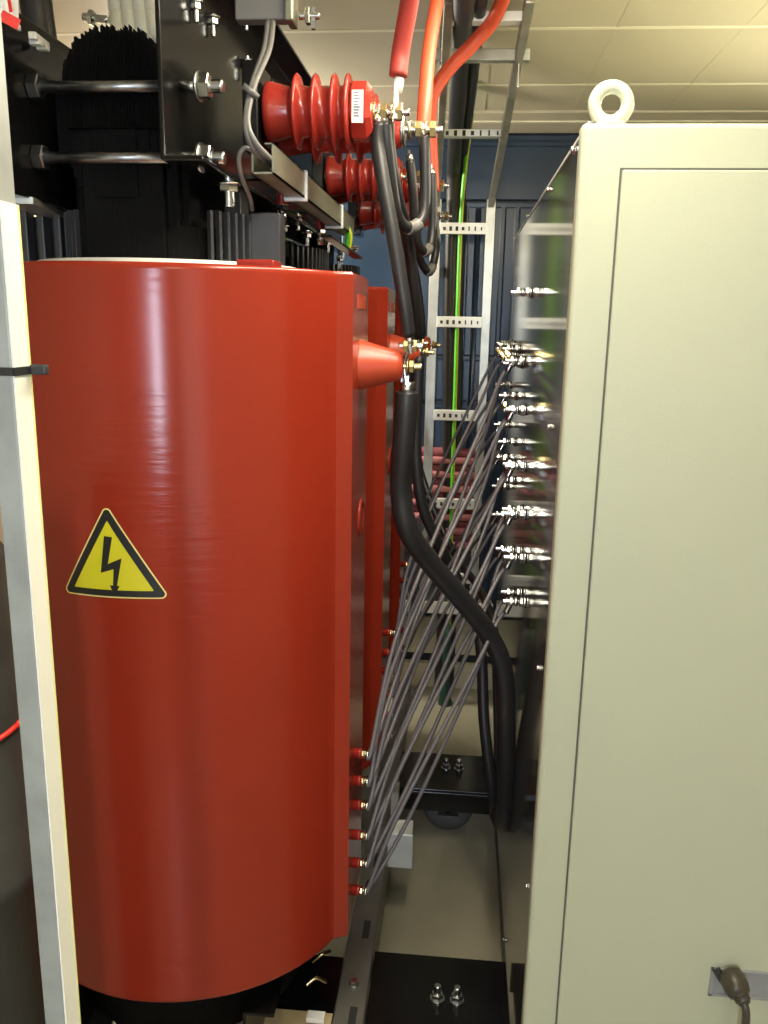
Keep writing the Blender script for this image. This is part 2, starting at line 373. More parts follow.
# ragged lamination edges standing up along the yoke end
lam = MB()
for k in range(74):
    x = -.545-.082+k*.00222; f = max(0, 1-abs((x+.545)/.084)**2.6); zt = 1.955+.076*f**.5
    for j in range(2):
        lam.box((x, 1.352+.03*j, 1.90), (x+.0011, 1.365+.03*j, zt+.004+random.random()*.012))
q = lam.build('lamination_edges', 'blackmatt', TR); q['kind'] = 'stuff'
for i in range(3):
    mb = MB()
    for k, w in enumerate((.096, .084, .066)): mb.box((CX-.020-w, Y1+i*PITCH-.125-.02*k, .3), (CX-.020+w, Y1+i*PITCH+.125+.02*k, 1.86))
    mb.build('core_leg', 'blackmatt', TR, bevel=.002, seg=1)
yoke(.10, .33, 'bottom_yoke')
# upper clamps: channels either side of the yoke
def channel(x, sgn, z0, z1, fl, y0, y1, name):
    t = .007; mb = MB(); xe = x+sgn*fl; xt = x+sgn*t
    pr = [(x, z0), (x+sgn*.0, z1), (xe, z1), (xe, z1-t), (xt, z1-t), (xt, z0+t), (xe, z0+t), (xe, z0)]
    n = len(pr); mb.add([(a, y0, b) for a, b in pr]+[(a, y1, b) for a, b in pr], [(k, (k+1) % n, n+(k+1) % n, n+k) for k in range(n)])
    o = len(mb.v)-2*n
    for base in (0, n):
        for quad in ((0, 1, 4, 5), (1, 2, 3, 4), (0, 5, 6, 7)): mb.f.append([o+base+q for q in quad]); mb.m.append(0); mb.sm.append(False)
    return mb.build(name, 'black', TR, bevel=.002)
channel(RX, 1, 1.836, 2.175, .062, 1.25, 3.02, 'upper_clamp')
channel(LX, -1, 1.79, 2.05, .062, 1.15, 3.02, 'upper_clamp')
channel(-.36, 1, .14, .36, .06, 1.28, 3.0, 'lower_clamp')
channel(-.69, -1, .14, .36, .06, 1.28, 3.0, 'lower_clamp')
for z in (1.953, 1.853):
    for yy in (1.33, 3.0):
        r = MB().cyl((-.665, yy, z), (-.43, yy, z), .0085).build('tie_rod', 'rod', TR)
        MB().hexa((-.668, yy, z), (-.650, yy, z), .019).build('bolt_head', 'rod', r)
        MB().cyl((-.434, yy, z), (-.403, yy, z), .009).thread((-.403, yy, z), (-.368, yy, z), .0105, pitch=.004).build('threaded_end', 'zinc', r)
        MB().cyl((-.408, yy, z), (-.404, yy, z), .022).hexa((-.404, yy, z), (-.388, yy, z), .019).build('nut', 'zinc', r)
# hanging studs and pressure bolts
def hang(px, py, Y, L=.03, r=.006, nut=.011, mt='zinc'):
    p = P(px, py, Y=Y)
    return MB().thread(p+Vector((0, 0, -L)), p+Vector((0, 0, L)), r).hexa(p+Vector((0, 0, .0)), p+Vector((0, 0, .010)), nut).cyl(p+Vector((0, 0, .010)), p+Vector((0, 0, .013)), nut*1.35).build('clamp_bolt', mt, TR)
hang(196, 10, 1.40, .018, .004, .008); hang(213, 25, 1.49, .018, .004, .009); hang(247, 68, 1.70, .022, .005, .010); hang(246, 24, 1.62, .01, .004, .008)
hang(229, 192, 1.42, .024, .010, .016)
for px, py, Y in ((283, 232, 1.80), (307, 238, 1.95), (328, 245, 2.15), (343, 252, 2.30), (298, 222, 1.9), (340, 262, 2.35)): hang(px, py, Y, .018, .005, .010)
for px, y0, y1, Y in ((282, 184, 208, 1.74), (320, 208, 232, 2.10)):
    a = P(px, y1, Y=Y); b = P(px, y0, Y=Y); L = (b-a).length
    MB().lathe(a, b, [(0, .012)]+[(L*(k+.5*j)/6, .012-.003*j) for k in range(6) for j in (0, 1)]+[(L, .012)], 16).build('support_insulator', 'pinkins' if 'pinkins' in MT else 'redins', TR)
    MB().cyl(a-Vector((0, 0, .03)), a, .009).hexa(a-Vector((0,0,.004)), a+Vector((0,0,.006)), .014).cyl(b, b+Vector((0, 0, .02)), .007).build('support_stud', 'zinc', TR)
for a, b in (((276, 209), (312, 232)), ((272, 235), (300, 246)), ((326, 236), (358, 258)), ((200, 160), (250, 206))):
    MB().beam(P(*a, Y=1.70), P(*b, Y=2.02), .022, .005).build('pressure_strap', 'black', TR, bevel=.001)
MB().box((-.365, 1.46, 1.694), (-.312, 1.50, 1.79)).build('pressure_block', 'darkpart', TR, bevel=.003)
MB().box((-.42, 1.50, 1.79), (-.39, 1.56, 1.836)).build('pressure_block', 'darkpart', TR, bevel=.003)
for k in range(6):
    x = -.835+.030*k; MB().box((x, 1.47, 1.66), (x+.013, 1.50, 1.795)).build('spacer_rib', 'rib', TR, bevel=.003)
MB().box((-.85, 1.502, 1.66), (-.655, 1.512, 1.785)).build('spacer_board', 'darkpart', TR)
# tan pressboard bar under the left clamp
MB().beam(P(18, 188, Y=1.30), P(74, 212, Y=1.62), .03, .022).build('pressboard_bar', 'tan', TR)
MB().beam(P(18, 200, Y=1.30), P(74, 223, Y=1.62), .045, .010).build('pressure_strap', 'galv', TR)
# --- post insulators: near row and the far companion of each
def insulator(yc, x0, x1, z, first, disc=False):
    L = x1-x0; g = L/.178
    pr = [(0, .046), (.004, .049), (.012, .047), (.04*g, .040)]
    for sx in (.054, .086, .118, .141): pr += [(sx*g-.008, .040), (sx*g-.003, .058), (sx*g, .060), (sx*g+.003, .057), (sx*g+.006, .041)]
    pr += [(.146*g, .041), (.148*g, .045)]
    if not disc: pr = pr+[(.149*g, .036)]
    else: pr += [(L, .030)]
    n = MB().lathe((x0, yc, z), (1, yc, z), pr, 40).build('post_insulator', 'redins', TR)
    if not disc:
        MB().lathe((x0+.147*g, yc, z), (1, yc, z), [(0, .046), (.002, .048), (.026, .048), (.034, .038), (.036, .03)], 8, rot=math.pi/8, smooth=False).build('insulator_head', 'redins', n)
        if first:
            f = MB().box((x0+.151*g, yc-.0455, z-.026), (x0+.170*g, yc-.0440, z+.024)).build('rating_label', 'white', n)
            mm = MB()
            for k in range(9):
                zz = z+.019-.0045*k
                mm.box((x0+.154*g, yc-.0459, zz), (x0+.154*g+.008+.003*random.random(), yc-.0454, zz+.0016 if k < 5 else zz+.0026))
            q = mm.build('label_print', 'labelgrey', n)
    else:
        MB().cyl((x1-.004, yc, z), (x1+.008, yc, z), .030, 28, ch=.003).build('end_disc', 'zinc', n)
    xe = x1+(.014 if disc else .004)
    MB().thread((xe-.02, yc, z), (xe+.062, yc, z), .0065).build('threaded_stud', 'zinc', n)
    MB().hexa((xe+.012, yc, z), (xe+.024, yc, z), .015).hexa((xe+.038, yc, z), (xe+.05, yc, z), .015).cyl((xe+.0, yc, z), (xe+.004, yc, z), .017).cyl((xe+.030, yc, z), (xe+.033, yc, z), .016).build('terminal_nut', 'brass', n)
    return n
IZ = 1.961
for i in range(3):
    yc = Y1+i*PITCH
    MB().box((-.379, yc-.05, IZ-.07), (-.352, yc+.05, IZ+.07)).build('insulator_bracket', 'black', TR, bevel=.003)
    MB().cyl((-.36, yc, IZ), (-.345, yc, IZ), .02).build('mounting_stud', 'zinc', TR)
    insulator(yc, -.347, -.169, IZ, i == 0)
    MB().box((-.379, yc+.07, IZ-.07), (-.352, yc+.17, IZ+.07)).build('insulator_bracket', 'black', TR, bevel=.003)
    insulator(yc+.12, -.350, -.126, IZ-.003, False, True)
# grey profile (cable channel) under the insulators
gy = MB(); y0, y1 = 1.36, 2.34; x0, x1, z0, z1 = -.335, -.300, 1.835, 1.880
gy.box((x0, y0, z0), (x1, y1, z0+.003)); gy.box((x1-.003, y0, z0), (x1, y1, z1)); gy.box((x0, y0, z0), (x0+.003, y1, z1-.01)); gy.box((x1-.014, y0, z1-.002), (x1, y1, z1))
gy.build('cable_channel', 'greenzinc', TR)
for yy in (1.62, 2.1): MB().box((x1-.04, yy, z0-.006), (x1+.004, yy+.012, z1+.004)).build('channel_clip', 'galvw', TR, bevel=.002)
for yy in (1.45, 1.9, 2.25): MB().box((-.42, yy, 1.842), (-.31, yy+.03, 1.848)).build('channel_bracket', 'black', TR)
for yy, m_ in ((2.15, 'redins'), (2.3, 'brass')): MB().box((x0+.006, yy-.03, z1-.012), (x1-.006, yy+.03, z1+.004)).build('wire_marker', m_, TR)
# --- base: rails, cross members, wheels
def base_rail(xa, xb, y0=1.20, y1=3.1):
    mb = MB(); mb.box((xa, y0, .205), (xb, y1, .212)); mb.box((xa, y0, .085), (xa+.007, y1, .205)); mb.box((xb-.007, y0, .085), (xb, y1, .205)); return mb.build('base_rail', 'raildark', TR, bevel=.002)
base_rail(-.212, -.150)
base_rail(-.90, -.785)
for yy in (1.46, 1.72, 1.98): MB().box((-.181, yy-.05, .2122), (-.165, yy+.01, .2126)).build('rail_slot', 'slot', TR)
for yy in (1.53, 1.86): MB().cyl((-.181, yy, .212), (-.181, yy, .216), .011).hexa((-.181, yy, .216), (-.181, yy, .223), .009).build('rail_bolt', 'zinc', TR)
def cross(y0, y1, zt, zb, wheel):
    mb = MB(); mb.box((-.147, y0, zt-.010), (.152, y1, zt)); mb.box((-.147, y0, zb), (.152, y0+.008, zt-.010)); mb.box((-.147, y1-.008, zb), (.152, y1, zt-.010))
    mb.build('cross_member', 'black', TR, bevel=.002)
    for x in (0.0, .042):
        MB().cyl((x, (y0+y1)/2+.02, zt), (x, (y0+y1)/2+.02, zt+.003), .0155).hexa((x, (y0+y1)/2+.02, zt+.003), (x, (y0+y1)/2+.02, zt+.016), .013).thread((x, (y0+y1)/2+.02, zt+.01), (x, (y0+y1)/2+.02, zt+.034), .0085).build('wheel_bolt', 'zinc', TR)
    yw = (y0+y1)/2; w = MB().lathe((.012, yw-.025, .0805), (.012, yw+.025, .0805), [(0, .03), (0, .066), (.004, .070), (.008, .08), (.042, .08), (.046, .070), (.05, .066), (.05, .03)], 36).build('wheel', 'wheel', TR)
    MB().cyl((.012, yw-.032, .0805), (.012, yw+.032, .0805), .012).build('axle', 'zinc', w)
    MB().box((-.02, yw-.032, .06), (.045, yw-.027, zt-.01)).box((-.02, yw+.027, .06), (.045, yw+.032, zt-.01)).build('wheel_fork', 'black', TR)
cross(1.36, 1.648, .20, .125, True)
cross(2.345, 2.57, .20, .125, True)
# dark recess details under the near coil: bus loop and label plate
MB().box((-.40, 1.22, .19), (-.216, 1.62, .20)).build('bottom_plate', 'black', TR); MB().box((-.40, 1.22, .2005), (-.216, 1.455, .205)).build('bottom_strip', 'tan', TR)
for q in ([P(306, 985, Y=1.45), P(316, 978, Y=1.46), P(326, 982, Y=1.47)], [P(312, 962, Y=1.5), P(322, 954, Y=1.5), P(330, 951, Y=1.52)]):
    MB().tube(q, .004, 8).build('earth_loop', 'brass', TR)
MB().box(P(308, 1010, Y=1.42), P(324, 1024, Y=1.40)).build('type_label', 'white', TR)

# junction box hanging by the base rail
jb = thing('junction_box', 'small white junction box by the steel base rail', 'box', (-.13, 2.02, .19))
MB().box((-.150, 2.03, .150), (-.085, 2.10, .250)).build('box_body', 'white', jb, bevel=.004)
MB().box((-.153, 2.024, .147), (-.082, 2.031, .253)).build('box_lid', 'galvw', jb, bevel=.003)
MB().cyl((-.118, 2.06, .150), (-.118, 2.06, .135), .010).build('cable_gland', 'white', jb)
MB().box((-.15, 2.103, .193), (-.13, 2.16, .33)).build('mounting_plate', 'galv', jb)

# ================================================================ CABINET
CY, CXL, CZ0, CZ1, PXP = 1.20, .145, .15, 1.874, .158
CB = thing('control_cabinet', 'tall cream steel cabinet with lifting eye and dark glossy side', 'cabinet', (.6, CY, 0))
CXR, CYB = 1.10, 2.88
fr = MB(); fr.box((CXL, CY, CZ0-.07), (CXR, CY+.03, CZ1)); fr.build('front_frame', 'cream', CB, bevel=.007, seg=4)
MB().box((PXP+.012, CY+.02, CZ0-.05), (CXR, CYB, CZ1-.012)).build('body', 'cream', CB)
MB().box((CXL+.02, CY+.01, 0), (CXR-.02, CYB-.02, CZ0-.05)).build('plinth', 'darkpart', CB)
# door slab with a dark gasket gap around it
dx0 = .200; dz1 = 1.817
MB().box((dx0-.0018, CY-.0010, .2-.003), (CXR-.04, CY+.004, dz1+.0018)).build('gasket', 'creamdark', CB)
dr = MB().box((dx0+.001, CY-.004, .2), (CXR-.045, CY+.004, dz1-.001)).build('door', 'cream', CB, bevel=.002)
MB().cyl((CXR-.07, CY-.012, 1.1), (CXR-.07, CY-.004, 1.1), .012).build('lock', 'zinc', dr)
# dark side sheet with border screws
sp_ = MB().box((PXP, CY+.022, CZ0), (PXP+.006, CYB, CZ1+.004)).build('side_sheet', 'plate', CB)
MB().box((PXP-.0015, CY+.03, CZ1+.004), (PXP+.008, CYB, CZ1+.008)).build('sheet_edge', 'galvw', CB)
def screw(p): MB().cyl((PXP-.001, p.y, p.z), (PXP+.001, p.y, p.z), .006, 12).lathe((PXP-.001, p.y, p.z), (PXP-.009, p.y, p.z), [(0, .0045), (.004, .0045), (.006, .002)], 12).build('sheet_screw', 'zinc', sp_)
for q in ((573, 150), (548, 190), (527, 216), (549, 427), (538, 668), (527, 886), (504, 940)):
    screw(P(*q, X=PXP-.003))
# thin cables + terminals
ROWS = [1.523, 1.414, 1.293, 1.196, 1.111, 1.029]
cols = [[2.10, 2.02, 1.93, 1.86, 1.80, 1.74], [2.46, 2.40, 2.33, 2.27, 2.22, 2.17], [2.75, 2.71, 2.66, 2.62, 2.58, 2.54]]
def terminal(y, z):
    t = MB().cyl((PXP, y, z), (PXP-.006, y, z), .013, 16).hexa((PXP-.006, y, z), (PXP-.014, y, z), .0115).cyl((PXP-.017, y, z), (PXP-.026, y, z), .0095).hexa((PXP-.028, y, z), (PXP-.036, y, z), .0115).thread((PXP-.014, y, z), (PXP-.050, y, z), .006)
    return t.build('terminal_stud', 'zinc', CB)
ends = []
for c in range(3):
    for r in range(6):
        y, z = cols[c][r]+.05*(r == 0), ROWS[r]+(0, .0, .008)[c]
        terminal(y, z); ends.append((c, r, Vector((PXP-.032, y, z))))
        if c == 0: terminal(y+.10, z-.012)
for k, (yy, zz) in enumerate(((2.35, 1.545), (2.6, 1.55), (2.75, 1.55), (2.05, 1.685))): terminal(yy, zz)
# brass nut cluster on the top row
for k in range(5):
    y = 2.15+.11*k
    MB().hexa((PXP-.037, y, 1.535), (PXP-.046, y, 1.535), .0105).hexa((PXP-.052, y, 1.533), (PXP-.058, y, 1.533), .0095).build('brass_nut', 'brass', CB)
for r in (1, 2): MB().hexa((PXP-.042, cols[0][r]+.1, ROWS[r]), (PXP-.050, cols[0][r]+.1, ROWS[r]), .010).build('brass_nut', 'brass', CB)
tapz = (.783, .724, .670, .602, .538, .474)
names3 = ('near', 'middle', 'far'); order = ('topmost', 'second', 'third', 'fourth', 'fifth', 'lowest')
for c, r, e in ends:
    s0 = Vector((CX+.343+.026, Y1+c*PITCH-.035, tapz[r]-.002))
    for tw in range(2 if c == 0 else 1):
        d = Vector((0, .0, 0)) if tw == 0 else Vector((.004, .02, .0))
        a = s0+d*.4; b = e+d+(Vector((0, .09, -.012)) if tw else Vector((0, 0, 0))); mid = a.lerp(b, .5)
        fb = (1.15, 1.0, .8, .6, .45, .35)[r]*random.uniform(.6, 1.1)
        sag = Vector((-.030*fb, -.03*fb+random.uniform(-.02, .02), .030*fb))
        if tw: sag = sag*.4+Vector((0.012, 0.01, -.02))
        pts = [a, a+Vector((.008, .004, .004 if tw else .01)), a.lerp(b, .22)+sag*1.05, mid+sag, a.lerp(b, .78)+sag*.55, b+Vector((-.026, -.004, -.045)), b+Vector((-.006, 0, -.018)), b]
        t = thing('tap_cable', 'thin grey cable from the %s tap of the %s red coil%s' % (order[r], names3[c], (', outer of its pair' if tw else ', inner of its pair') if c == 0 else ''), 'cable', a, 'thin grey tap cables')
        MB().tube(pts, .0047, 8, seg=7).build('sheath', 'thin', t)
        MB().cyl(a+Vector((-.002, 0, 0)), a+Vector((.004, 0, 0)), .0085, 10).build('cable_lug', 'zinc', t)
        MB().tube([b+Vector((-.010, -.001, -.026)), b+Vector((-.004, 0, -.012)), b], .0068, 8, seg=3).build('cable_lug', 'zinc', t)
# lifting eye
ey = MB(); cx, cy, cz = P(611, 104.5, Y=1.225); rr, r2 = .0215, .0088
vs = []; fs = []; N, K = 36, 14
for i in range(N):
    for k in range(K):
        a, b = 2*math.pi*i/N, 2*math.pi*k/K; vs.append((cx+(rr+r2*math.cos(b))*math.cos(a), cy+r2*math.sin(b), cz+(rr+r2*math.cos(b))*math.sin(a)))
        fs.append((i*K+k, ((i+1) % N)*K+k, ((i+1) % N)*K+(k+1) % K, i*K+(k+1) % K))
ey.add(vs, fs, 0, True)
ey.cyl((cx, cy, CZ1-.002), (cx, cy, CZ1+.005), .021, 24, ch=.002)
ey.build('lifting_eye', 'ring', CB)
# socket recess in the door
a = P(711, 967, Y=CY-.004); b = P(705, 994, Y=CY-.004); sx0, sz1, sz0 = a.x, a.z, b.z; sx1 = sx0+.135
so = MB()
for q in (((sx0, CY-.008, sz0), (sx0+.006, CY-.003, sz1)), ((sx1-.006, CY-.008, sz0), (sx1, CY-.003, sz1)), ((sx0, CY-.008, sz1-.005), (sx1, CY-.003, sz1)), ((sx0, CY-.008, sz0), (sx1, CY-.003, sz0+.005))): so.box(*q)
so.build('socket_frame', 'sock', dr, bevel=.001)
MB().box((sx0+.004, CY-.0055, sz0+.003), (sx1-.004, CY-.0038, sz1-.003)).build('socket_panel', 'sock', dr)
MB().box((sx0+.105, CY-.012, sz0+.012), (sx0+.125, CY-.005, sz1-.004)).build('socket_latch', 'darkpart', dr, bevel=.002)
pg = thing('power_plug', 'brown-grey rubber plug in the socket of the cream cabinet door', 'plug', P(735, 985, Y=CY-.01))
a = P(728, 971, Y=CY-.006); b = P(745, 1004, Y=CY-.05)
dn = (b-a); L = dn.length
MB().lathe(a, b, [(0, .013), (.004, .019), (L*.55, .020), (L*.72, .017), (L*.74, .013), (L*.95, .010), (L, .009)], 20).build('plug_body', 'plug', pg)
for k in (.78, .86): MB().cyl(a+dn*k, a+dn*(k+.04), .0125).build('grip_ring', 'plug', pg)
c = b+Vector((.004, -.004, -.03))
MB().tube([b-dn.normalized()*.006, b+Vector((.003, -.003, -.02)), b+Vector((.004, -.002, -.10)), b+Vector((.0, .005, -.25)), Vector((b.x, b.y, .03)), Vector((b.x+.06, b.y-.04, .006))], .0062, 10).build('cord', 'plug', pg)
MB().beam(P(716, 969, Y=CY-.008), P(727, 986, Y=CY-.016), .009, .012).build('plug_latch', 'darkpart', pg, bevel=.002)

# ================================================================ CABLE LADDER
LD = thing('cable_ladder', 'galvanised cable ladder rising before the blue doors and bending under the ceiling', 'cable ladder', (0, 3.4, .5))
Lt = [P(424, 470, Y=3.4), P(438, 228, Y=3.4)]
xl, xr = -.118, .090
yL, zK = 3.4, 2.07
Lp = [Vector((xl-.004, yL, .50)), Vector((xl, yL, zK)), Vector((-.060, 2.15, 2.345))]
Rp = [Vector((xr-.002, yL, .50)), Vector((xr, yL, zK)), Vector((.125, 2.15, 2.345))]
for pp in (Lp, Rp):
    MB().beam(pp[0], pp[1], .038 if pp is Lp else .034, .016, up=(0, 1, 0)).build('side_rail', 'galv', LD, bevel=.002)
    MB().beam(pp[1]-Vector((0, 0, .015)), pp[2], .022, .034).build('side_rail', 'galv', LD, bevel=.002)
def rung(a, b, h, d, slots=True):
    r = MB().beam(a, b, d, h).build('rung', 'galvw', LD, bevel=.002)
    if slots:
        n = 7; u = (b-a); s2 = MB()
        for k in range(n):
            c = a+u*(.1+.8*k/(n-1)); hh = .006 if k % 3 else .004; s2.box((c.x-(.004 if k < 4 else .0025), c.y-d/2-.001, c.z-hh-.003), (c.x+(.006 if k < 4 else .0025), c.y-d/2+.001, c.z+hh+.001))
        s2.build('rung_slots', 'slot', r)
for z in (1.962, 1.612, 1.245, .88, .56): rung(Vector((xl+.015, yL-.004, z)), Vector((xr-.015, yL-.004, z)), .042, .02)
for t in (.44, .93):
    rung(Lp[1].lerp(Lp[2], t), Rp[1].lerp(Rp[2], t), .022, .035, t == .44)
a = P(428, 56, Y=2.40); b = P(530, 56, Y=2.40)
MB().beam(a, b, .03, .028).build('support_bar', 'galv', LD, bevel=.002)
for px in (519, 440): c = P(px, 56, Y=2.40); MB().thread(Vector((c.x, c.y, c.z-.075)), Vector((c.x, c.y, ZC)), .0035).build('threaded_hanger', 'zinc', LD)
for z in (.7, 1.8):
    for x in (xl, xr): MB().box((x-.012, yL+.006, z), (x+.012, YF-.02, z+.03)).build('wall_bracket', 'galv', LD)

def cable(name, label, pts, r, m, group=None, lugs=(), n=14, mlug='zinc'):
    t = thing(name, label, 'cable', pts[0], group)
    MB().tube(pts, r, n, seg=8).build('sheath', m, t)
    for end, L in lugs:
        p = Vector(pts[end]); q = Vector(pts[1 if end == 0 else -2]); d = (p-q).normalized()
        MB().cyl(p-d*.004, p+d*L*.6, r*.72, 12).build('cable_lug', mlug, t)
        MB().beam(p+d*L*.5, p+d*L, r*1.6, .004, up=(1, 0, 0.01)).build('lug_eye', mlug, t)
    return t
# black risers and the earth cable on the ladder
cable('riser_cable', 'thick black cable running up behind the cable ladder, wider of two', [P(440, 690, Y=3.46), P(446, 560, Y=3.46), P(449, 430, Y=3.45), P(450, 300, Y=3.45), P(453, 190, Y=3.43), Vector((-.055, 3.30, 2.20)), Vector((-.045, 2.9, 2.29)), Vector((-.030, 2.4, 2.325)), Vector((-.02, 1.9, 2.33))], .026, 'cable', 'black riser cables')
cable('riser_cable', 'slimmer black cable beside the green-yellow earth cable', [P(450, 688, Y=3.49), P(455, 560, Y=3.49), P(458, 430, Y=3.49), P(459, 300, Y=3.49), P(462, 190, Y=3.47), Vector((-.02, 3.34, 2.23)), Vector((-.002, 2.9, 2.31)), Vector((.012, 2.2, 2.335)), Vector((.02, 1.9, 2.34))], .016, 'cable', 'black riser cables')
def earth(pts, r, label):
    t = thing('earth_cable', label, 'cable', pts[0]); p = smooth_path(pts, 10)
    mb = MB(); mb.tube(p, r, 10, seg=0); k = 10; nseg = len(p)-1
    for f in range(nseg*k): mb.m[f] = 1 if (f % k) in (2, 3, 7) else 0
    mb.build('sheath', ['green', 'yellow'], t); return t
earth([P(449, 640, Y=3.40), P(452, 500, Y=3.40), P(455, 400, Y=3.40), P(458, 300, Y=3.40), P(461, 220, Y=3.40), P(466, 160, Y=3.36), P(471, 120, Y=3.2), P(474, 60, Y=2.75), Vector((.0, 2.2, 2.33))], .0085, 'green and yellow striped earth cable strapped to the cable ladder')
earth([P(345, 224, Y=2.25), P(349, 236, Y=2.26), P(347, 250, Y=2.27)], .010, 'short green-yellow earth wire at the end of the grey cable channel')
t = thing('reflection_foot', 'dark green reflection painted as a foot on the floor below the ladder', 'post', P(443, 688, Z=0.0))
pf = P(443, 688, Z=0.0); pf.y = 3.40
MB().lathe((pf.x+.012, 3.36, 0), (pf.x+.012, 3.36, 1), [(0, .03), (.012, .03), (.05, .018), (.30, .016), (.36, .012)], 20).build('foot_body', 'grn', t)  # green reflection at the cable feet, built as a coloured solid

# medium voltage leads from above
I1 = Vector((-.165+.035, Y1, IZ))
red_pts = [P(398, 76, Y=1.53), P(401, 50, Y=1.53), P(408, 10, Y=1.50), P(414, -30, Y=1.46), P(420, -80, Y=1.42)]
t = cable('supply_cable', 'red sleeved supply cable hanging onto the nearest insulator', red_pts, .0155, 'redcab')
MB().tube([P(399, 78, Y=1.53), P(397, 92, Y=1.53)], .009, 12, seg=1).build('cable_lug', 'galvw', t)
a = P(397, 90, Y=1.53); MB().box((a.x-.004, a.y-.012, IZ-.012), (a.x+.002, a.y+.012, a.z+.006)).build('lug_eye', 'galvw', t)
cable('supply_cable', 'orange supply cable rising straight beside the red sleeved one', [P(423, 134, Y=1.66), P(425, 100, Y=1.68), P(429, 50, Y=1.75), P(437, 0, Y=1.82), P(444, -40, Y=1.9)], .0135, 'orange')
cable('supply_cable', 'orange supply cable curving down from the ceiling end of the ladder', [P(433, 192, Y=2.2), P(431, 150, Y=2.2), P(430, 115, Y=2.2), P(434, 92, Y=2.2), P(450, 68, Y=2.2), P(475, 42, Y=2.2), P(492, 22, Y=2.18), P(504, -4, Y=2.12), P(515, -40, Y=2.0)], .0165, 'orange')

# heavy black leads: insulator -> coil cone, jumpers, and coil cone -> floor
HB = 'heavy black leads'
cable('black_lead', 'heavy black lead from the nearest insulator down to its coil cone, left of the pair', [P(379, 124, Y=1.53), P(378, 145, Y=1.53), P(383, 180, Y=1.52), P(394, 240, Y=1.51), P(404, 300, Y=1.51), P(409, 336, Y=1.52)], .0125, 'cable', HB, ((0, .03), (-1, .03)))
cable('black_lead', 'heavy black lead beside the nearest one, right of the pair', [P(388, 120, Y=1.56), P(389, 145, Y=1.58), P(396, 190, Y=1.62), P(408, 240, Y=1.70), P(415, 300, Y=1.75), P(418, 336, Y=1.80)], .0115, 'cable', HB, ((0, .02), (-1, .02)))
cable('black_lead', 'slack heavy black lead behind the pair, reaching the middle coil cone', [P(392, 188, Y=2.18), P(399, 215, Y=2.16), P(411, 260, Y=2.16), P(418, 300, Y=2.16), P(421, 334, Y=2.18)], .0135, 'cable', HB, ((0, .02), (-1, .02)))
def jumper(px, Y, y0, yb, x0, x1, lab):
    pts = [P(x0, y0, Y=Y), P(x0+3, y0+30, Y=Y+.01), P((x0*2+x1)/3-1, yb-14, Y=Y+.05), P((x0+x1*1.6)/2.6+2, yb, Y=Y+.09), P(x1, yb-16, Y=Y+.12), P(x1+1, y0+36, Y=Y+.12), P(x1, y0+14, Y=Y+.12)]
    t = cable('jumper_cable', lab, pts, .0105, 'cable', 'looped jumper cables', ((0, .02), (-1, .02)))
    q = smooth_path(pts, 8); k0 = len(q)//2-2
    MB().tube(q[k0:k0+7], .0122, 14, seg=0).build('clear_sleeve', 'greyw', t)
jumper(0, Y1, 122, 228, 385, 424, 'black jumper cable looping below the nearest insulator')
jumper(0, 1.95, 160, 252, 410, 432, 'black jumper cable looping lower, behind the nearest loop')
jumper(0, 2.25, 200, 272, 414, 435, 'lowest hanging black jumper loop, against the ladder')
cable('floor_lead', 'thickest black lead sweeping from the near coil cone to the cabinet foot', [P(407, 392, Y=1.54), P(406, 410, Y=1.54), P(403, 450, Y=1.55), P(401, 490, Y=1.57), P(408, 530, Y=1.58), P(432, 565, Y=1.63), P(462, 600, Y=1.68), P(487, 632, Y=1.72), P(503, 668, Y=1.74), P(506, 720, Y=1.76), P(506, 780, Y=1.80), P(504, 822, Y=1.86), Vector((.142, 1.98, .36)), Vector((.170, 2.08, .34))], .0215, 'cable', HB, ((0, .03),))
t = thing('cable_lug', 'grey crimped lug bolted to the nearest coil cone', 'cable lug', P(407, 375, Y=1.54))
MB().tube([P(413, 400, Y=1.54), P(406, 382, Y=1.54), P(405, 360, Y=1.54), P(410, 345, Y=1.53)], .005, 10).tube([P(401, 398, Y=1.54), P(402, 378, Y=1.54), P(404, 358, Y=1.54)], .004, 10).build('lug_strap', 'zinc', t)
cable('floor_lead', 'slim black lead dropping from the middle coil cone behind the thickest one', [P(419, 356, Y=2.18), P(417, 400, Y=2.18), P(416, 450, Y=2.18), P(421, 500, Y=2.18), P(434, 535, Y=2.2), P(452, 570, Y=2.25), P(472, 605, Y=2.22), P(481, 650, Y=2.15), P(484, 720, Y=2.08), P(491, 780, Y=2.05), P(495, 815, Y=2.08), Vector((.145, 2.18, .26)), Vector((.170, 2.26, .24))], .0150, 'cable', HB, ((0, .03),))
cable('floor_lead', 'rear black lead crossing under the thickest one towards the dark cabinet side', [P(408, 352, Y=2.86), P(414, 440, Y=2.86), P(430, 500, Y=2.8), P(455, 555, Y=2.7), P(480, 590, Y=2.4), P(494, 630, Y=2.2), P(497, 690, Y=2.15), P(499, 790, Y=2.10), P(499, 815, Y=2.12), Vector((.147, 2.2, .33)), Vector((.170, 2.28, .32))], .012, 'cable', HB)
for (px, py, Y) in ((411, 346, 1.52), (420, 343, 2.18), (424, 352, 2.19)):
    p = P(px, py, Y=Y); t = thing('terminal_clamp', 'brass bolt clamp joining black leads, %s' % {411: 'at the near coil cone', 420: 'at the middle coil cone', 424: 'just below the middle cone, rightmost of three'}[px], 'clamp', p)
    MB().hexa(p+Vector((-.014, 0, 0)), p+Vector((-.004, 0, 0)), .012).hexa(p+Vector((.004, 0, 0)), p+Vector((.012, 0, 0)), .012).build('clamp_nut', 'brass', t)
    MB().thread(p+Vector((-.022, 0, 0)), p+Vector((.022, 0, 0)), .0055).build('clamp_stud', 'zinc', t)

